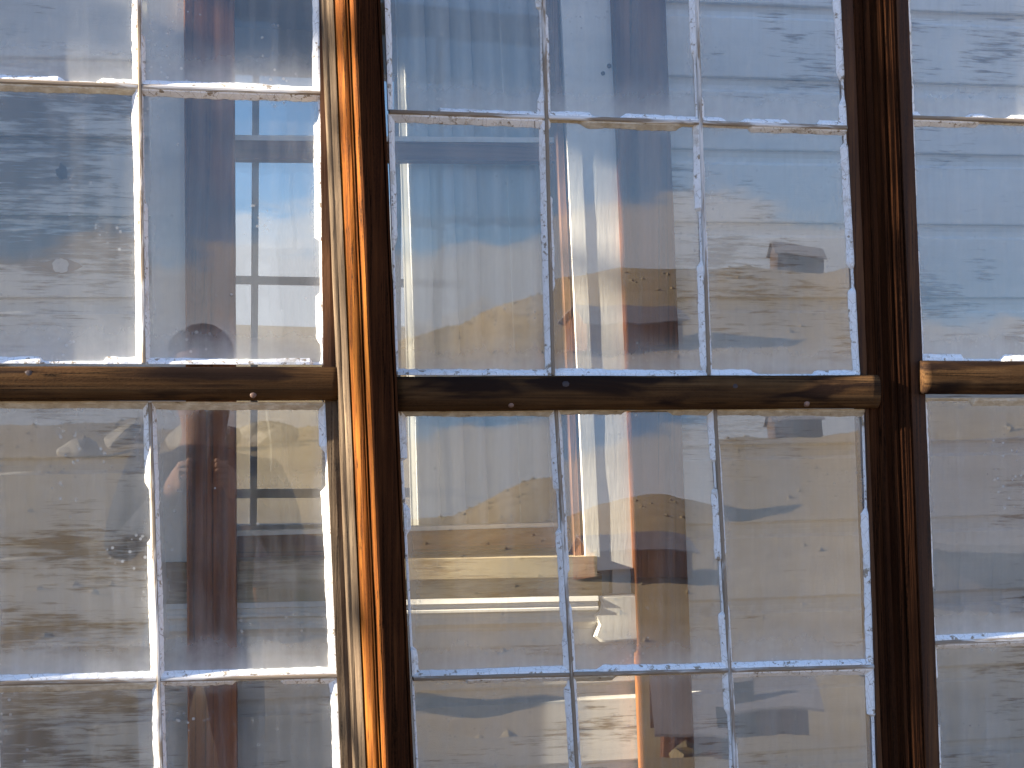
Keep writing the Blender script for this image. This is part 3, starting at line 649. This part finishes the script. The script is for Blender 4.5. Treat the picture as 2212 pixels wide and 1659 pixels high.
# ------------------------------------------------------------------ ground, hills and what the glass reflects
def lerp_tab(tab, v):
    for (a, b), (c, d) in zip(tab, tab[1:]):
        if v <= c:
            f = max(0, (v-a)/(c-a)); f = f*f*(3-2*f); return b+(d-b)*f
    return tab[-1][1]
RIDGE = [(-180, 4.0), (-120, 3.2), (-60, 2.8), (-12, 2.6), (3, 2.8), (9, 4.4), (13, 5.7), (17, 6.3), (22, 5.9), (27, 6.5), (34, 6.2), (60, 4.6), (120, 3.4), (180, 4.0)]
def ground_z(x, y):
    dx, dy = x, y+2.2; r = math.hypot(dx, dy); ph = math.degrees(math.atan2(dx, -dy))
    E = lerp_tab(RIDGE, ph); top = 1.45+150*math.tan(R(E)) + .6*nz(ph*.3, 3)+.12*nz(ph*1.1, 8)
    z40, z80 = -2.6, 2.0+(top-2)*.22
    if r < 6: z = 0
    elif r < 40: f = (r-6)/34; z = z40*f*f*(3-2*f)
    elif r < 80: z = z40+(z80-z40)*((r-40)/40)**1.3
    elif r < 150: z = z80+(top-z80)*(1-(1-(r-80)/70)**1.4)
    else: z = top-(r-150)*.004
    if r > 12: z += .07*min(1, (r-12)/30)*nz(x*.12, y*.12, 5)
    return z
rad = [0, 2, 4, 6, 9, 13, 18, 24, 31, 40, 48, 56, 64, 72, 80, 88, 96, 104, 112, 120, 128, 136, 143, 148, 150, 153, 160, 200, 400, 1200, 4000]
az = [a for a in range(-180, -12, 4)] + [-12+.5*k for k in range(0, 96)] + [a for a in range(36, 180, 4)]
vs, fs = [(0, -2.2, 0.0)], []
for r in rad[1:]:
    for a in az:
        x, y = r*math.sin(R(a)), -2.2-r*math.cos(R(a)); vs.append((x, y, ground_z(x, y)))
na = len(az)
for k in range(na): fs.append((0, 1+k, 1+(k+1) % na))
for i in range(len(rad)-2):
    for k in range(na):
        a, b = 1+i*na+k, 1+i*na+(k+1) % na; fs.append((a, a+na, b+na, b))
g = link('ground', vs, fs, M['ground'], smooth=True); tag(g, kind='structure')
bm = bmesh.new(); bm.from_mesh(g.data); bmesh.ops.recalc_face_normals(bm, faces=bm.faces); bm.to_mesh(g.data); bm.free()

def pol(a, r): return (r*math.sin(R(a)), -2.2-r*math.cos(R(a)))
vs, fs = [], []
def clump(x, y, z, s, h, k):
    b = len(vs); rings = ((.0, 1.0), (.45, 1.15), (.85, .7)); n = 6
    for q, w in rings:
        for i in range(n):
            a = 2*math.pi*i/n+q*2; w2 = w*random.uniform(.7, 1.25); vs.append((x+s*w2*math.cos(a), y+s*w2*math.sin(a), z-.06+h*q*random.uniform(.85, 1.2)))
    vs.append((x, y, z+h))
    for r_ in range(2):
        for i in range(n): fs.append((b+r_*n+i, b+r_*n+(i+1) % n, b+(r_+1)*n+(i+1) % n, b+(r_+1)*n+i))
    for i in range(n): fs.append((b+2*n+i, b+2*n+(i+1) % n, b+3*n))
for k in range(500):
    a = random.uniform(-14, 36); r = 12+random.random()**.6*139
    x, y = pol(a, r)
    if nz(x*.06, y*.06, 2) < -.25 and random.random() < .8: continue
    s = random.uniform(.10, .20); clump(x, y, ground_z(x, y), s, s*random.uniform(.8, 1.3), k)
sg = link('sagebrush', vs, fs, M['sage']); tag(sg, 'low grey-green sagebrush dotted over the golden slope', None, None, 'stuff')

def shed(name, label, cat, a, r, w, d, h, rise, rot, wm, roofm, door=True, win=0, group=None):
    x, y = pol(a, r); z = ground_z(x, y)-.12
    t = empty(name, label, cat, group, (x, y, z)); t.rotation_euler = (0, 0, R(rot))
    def loc(nm, v, f, m): return link(nm, v, f, m, t)
    nb = max(6, int(w/.28))                            # upright boards, each a touch off its neighbour
    for side in (-1, 1):
        for k in range(nb):
            x0 = -w/2+w*k/nb; x1 = -w/2+w*(k+1)/nb-.02; off = .03*random.random()
            y0 = side*(d/2+off); y1 = side*(d/2-.05)
            loc('board', *boxv(x0, x1, min(y0, y1), max(y0, y1), 0, h-.02+.06*random.random()), wm)
    for side in (-1, 1):
        nb2 = max(5, int(d/.28))
        for k in range(nb2):
            y0 = -d/2+.055+(d-.11)*k/nb2; y1 = -d/2+.055+(d-.11)*(k+1)/nb2-.02; ym = (y0+y1)/2
            top_ = h+rise*(1-abs(ym)/(d/2))-.05; off = .03*random.random()
            xa, xb = sorted((side*(w/2+off), side*(w/2-.05)))
            loc('board', *boxv(xa, xb, y0, y1, 0, top_), wm)
    e = .3; th = .07
    for side in (-1, 1):
        y0, y1 = 0, side*(d/2+e); z0, z1 = h+rise+.02, h-rise*e/(d/2)+.02
        v = [(-w/2-e, y0, z0), (w/2+e, y0, z0), (w/2+e, y1, z1), (-w/2-e, y1, z1)]; v += [(p[0], p[1], p[2]+th) for p in v]
        loc('roof_slope', v, [(0, 1, 2, 3), (7, 6, 5, 4), (0, 4, 5, 1), (1, 5, 6, 2), (2, 6, 7, 3), (3, 7, 4, 0)], roofm)
    if door: loc('door', *boxv(-.45, .45, d/2+.035, d/2+.07, 0, 1.8), M['dark'])
    for k in range(win):
        xw = -w/2+w*(k+1)/(win+1); loc('window', *boxv(xw-.28, xw+.28, d/2+.036, d/2+.06, h*.45, h*.8), M['dark'])
    return t
shed('cabin', 'small weathered cabin on the ridge reflected in the right panes', 'cabin', 21.7, 146, 4.4, 3.4, 1.7, 1.0, 8, M['cabinwood'], M['roof'], True, 3)
shed('barn', 'long red-brown barn halfway up the reflected slope', 'barn', 16.4, 84, 5.6, 3.2, 1.5, .9, -6, M['barnwood'], M['roof'], False, 0)
shed('shed', 'low red plank shed under a wide grey roof near the foot of the slope', 'shed', 21.0, 36, 3.4, 3.0, 1.25, 1.15, 14, M['barnwood'], M['roof'], True, 0)
shed('house', 'small reddish house low in the reflected valley', 'house', 3.6, 44, 3.0, 2.6, 1.7, 1.1, -10, M['barnwood'], M['roof'], True, 1)
shed('shed', 'dark plank outhouse near the window, its shaded side reflected', 'shed', 37.5, 13.5, 2.4, 2.0, 1.0, .8, 20, M['cabinwood'], M['roof'], False, 0)
def boulder(a, r, s, label):
    x, y = pol(a, r); z = ground_z(x, y); bm = bmesh.new(); bmesh.ops.create_icosphere(bm, subdivisions=3, radius=s)
    for v in bm.verts: v.co *= 1+.28*mnoise.noise(v.co*(1.4/s)+Vector((a, r, 0))); v.co.z *= .62
    me = bpy.data.meshes.new('boulder'); bm.to_mesh(me); bm.free(); me.materials.append(M['rock']); o = bpy.data.objects.new('boulder', me); COL.objects.link(o)
    o.location = (x, y, z+.2*s); tag(o, label, 'boulder', 'pale boulders on the reflected slope')
boulder(0.0, 96, 2.2, 'largest pale boulder on the left of the reflected slope')
boulder(-2.5, 90, 1.5, 'pale boulder left of the largest one on the slope')
boulder(2.2, 100, 1.7, 'pale boulder right of the largest one on the slope')
boulder(-4.4, 84, 1.2, 'smallest pale boulder far left on the slope')

# ------------------------------------------------------------------ tree left of the porch whose leaves dapple the light
def tree(label, base, h, crown_c, crown_r, n_leaf, seed):
    rnd = random.Random(seed); t = empty('tree', label, 'tree', None, base)
    vs, fs = [], []
    def limb(p, q, r0, r1, seg=6, n=7):
        p, q = Vector(p), Vector(q); d = (q-p).normalized(); u = d.orthogonal().normalized(); v = d.cross(u); b = len(vs)
        for i in range(seg+1):
            f = i/seg; c = p+(q-p)*f+Vector((.10*nz(f*2, seed, p.x), .10*nz(f*2, seed, 5+p.y), 0))*f; r = r0+(r1-r0)*f
            for k in range(n): a = 2*math.pi*k/n; w = c+u*r*math.cos(a)+v*r*math.sin(a); vs.append(tuple(w))
        for i in range(seg):
            for k in range(n): fs.append((b+i*n+k, b+i*n+(k+1) % n, b+(i+1)*n+(k+1) % n, b+(i+1)*n+k))
    cc = Vector(crown_c)
    limb((0, 0, -.1), (0, 0, h*.6), .09, .06); limb((0, 0, h*.6), Vector((0, 0, cc.z+crown_r[2]*.9)), .06, .03)
    tips = []
    for k in range(8):
        a = rnd.uniform(0, 6.28); e = rnd.uniform(-.5, .9); q = cc+Vector((crown_r[0]*math.cos(a)*.85, crown_r[1]*math.sin(a)*.85, crown_r[2]*e)); f = rnd.uniform(.35, .75)
        p = Vector((0, .05, h*f)); limb(p, q, .02, .005, 5, 5); tips.append(q)
    link('trunk', vs, fs, M['bark'], t)
    lv, lf = [], []
    cl = [cc+Vector((rnd.gauss(0, .5)*crown_r[0], rnd.gauss(0, .5)*crown_r[1], rnd.gauss(0, .5)*crown_r[2])) for _ in range(8)]+tips[:8]
    for k in range(n_leaf):
        c = rnd.choice(cl); p = c+Vector((rnd.gauss(0, .10), rnd.gauss(0, .10), rnd.gauss(0, .10)))
        s = rnd.uniform(.03, .055); n_ = Vector((rnd.gauss(0, 1), rnd.gauss(0, 1), rnd.gauss(0, 1))).normalized(); u = n_.orthogonal().normalized(); v = n_.cross(u); b = len(lv)
        for a_, b_ in ((-1, 0), (0, -.45), (1, 0), (0, .45)): lv.append(tuple(p+u*s*a_+v*s*b_))
        lf.append((b, b+1, b+2, b+3))
    o = link('crown', lv, lf, M['leaf'], t); o['kind'] = 'stuff'
tree('small leafy tree left of the porch that dapples the sunlight', (-6.2, -1.15, 0), 3.2, (.1, .68, 3.9), (.6, .58, .85), 620, 3)

# ------------------------------------------------------------------ the photographer, seen only as a dark shape in the glass
def person():
    t = empty('person', 'person in a dark jacket holding a small camera, reflected as a shadow', 'person', None, (0, -2.62, 0))
    J = {'pel': (0, 0, .96, .15), 'waist': (0, .0, 1.12, .14), 'chest': (0, .01, 1.34, .16), 'neck': (0, .02, 1.52, .062), 'head0': (0, .04, 1.60, .075), 'head1': (0, .03, 1.71, .098), 'head2': (0, .02, 1.80, .072)}
    E = [('pel', 'waist'), ('waist', 'chest'), ('chest', 'neck'), ('neck', 'head0'), ('head0', 'head1'), ('head1', 'head2')]
    for s, n in ((-1, 'l'), (1, 'r')):
        J.update({n+'sh': (s*.185, .01, 1.44, .075), n+'el': (s*.25, .10, 1.20, .052), n+'wr': (s*.09, .31, 1.40, .032), n+'ha': (s*.075, .36, 1.44, .036), n+'hip': (s*.10, 0, .90, .105), n+'kn': (s*.12, .02, .50, .065), n+'an': (s*.13, -.01, .09, .045), n+'to': (s*.15, .16, .045, .04)})
        E += [('chest', n+'sh'), (n+'sh', n+'el'), (n+'el', n+'wr'), (n+'wr', n+'ha'), ('pel', n+'hip'), (n+'hip', n+'kn'), (n+'kn', n+'an'), (n+'an', n+'to')]
        for k in range(4):                            # fingers closed round the camera, thumb behind
            J[f'{n}f{k}'] = (s*.062, .40, 1.475-.017*k, .010); J[f'{n}g{k}'] = (s*.03, .415-.004*k, 1.472-.017*k, .0085)
            E += [(n+'ha', f'{n}f{k}'), (f'{n}f{k}', f'{n}g{k}')]
        J[n+'th'] = (s*.05, .355, 1.475, .011); J[n+'ti'] = (s*.03, .36, 1.49, .0095); E += [(n+'ha', n+'th'), (n+'th', n+'ti')]
    keys = list(J); me = bpy.data.meshes.new('body'); me.from_pydata([J[k][:3] for k in keys], [(keys.index(a), keys.index(b)) for a, b in E], [])
    o = bpy.data.objects.new('body', me); COL.objects.link(o); o.parent = t
    md = o.modifiers.new('skin', 'SKIN'); md.use_smooth_shade = True
    for k, sv in zip(keys, me.skin_vertices[0].data): sv.radius = (J[k][3],)*2; sv.use_root = k == 'pel'
    md2 = o.modifiers.new('sub', 'SUBSURF'); md2.levels = md2.render_levels = 2
    tm = NT('clothed_body'); tcn = tm.new('ShaderNodeTexCoord'); s = tm.new('ShaderNodeSeparateXYZ'); tm.l.new(tcn.outputs['Object'], s.inputs[0])
    c = tm.mix(tm.ramp(s.outputs[2], .965, .97), (.06, .07, .11), (.03, .032, .045)); c = tm.mix(tm.ramp(s.outputs[2], 1.535, 1.545), c, (.45, .27, .20))
    hand = tm.math('MULTIPLY', tm.ramp(s.outputs[1], .335, .34), tm.ramp(s.outputs[2], 1.0, 1.1)); c = tm.mix(hand, c, (.45, .27, .20))
    me.materials.append(tm.done(tm.bsdf(c, .8)))
    def ball(nm, c, r, m, seg=12):
        bm = bmesh.new(); bmesh.ops.create_uvsphere(bm, u_segments=seg, v_segments=8, radius=1)
        for v in bm.verts: v.co = Vector((v.co.x*r[0]+c[0], v.co.y*r[1]+c[1], v.co.z*r[2]+c[2]))
        mh = bpy.data.meshes.new(nm); bm.to_mesh(mh); bm.free(); mh.materials.append(m)
        for p in mh.polygons: p.use_smooth = True
        ob = bpy.data.objects.new(nm, mh); COL.objects.link(ob); ob.parent = t; return ob
    ball('hair', (0, -.012, 1.765), (.098, .108, .09), M['hair'])
    ball('nose', (0, .128, 1.685), (.014, .022, .022), M['skin']); ball('mouth', (0, .112, 1.635), (.024, .01, .007), M['barnwood'])
    for sgn in (-1, 1): ball('eye', (sgn*.033, .113, 1.718), (.013, .011, .009), M['dark']); ball('ear', (sgn*.097, .025, 1.69), (.012, .025, .032), M['skin'])
person()
cb = box('compact_camera', -.045, .045, -2.262, -2.236, 1.425, 1.483, M['camera_body']); tag(cb, 'small black camera held in both hands before the chest', 'camera')
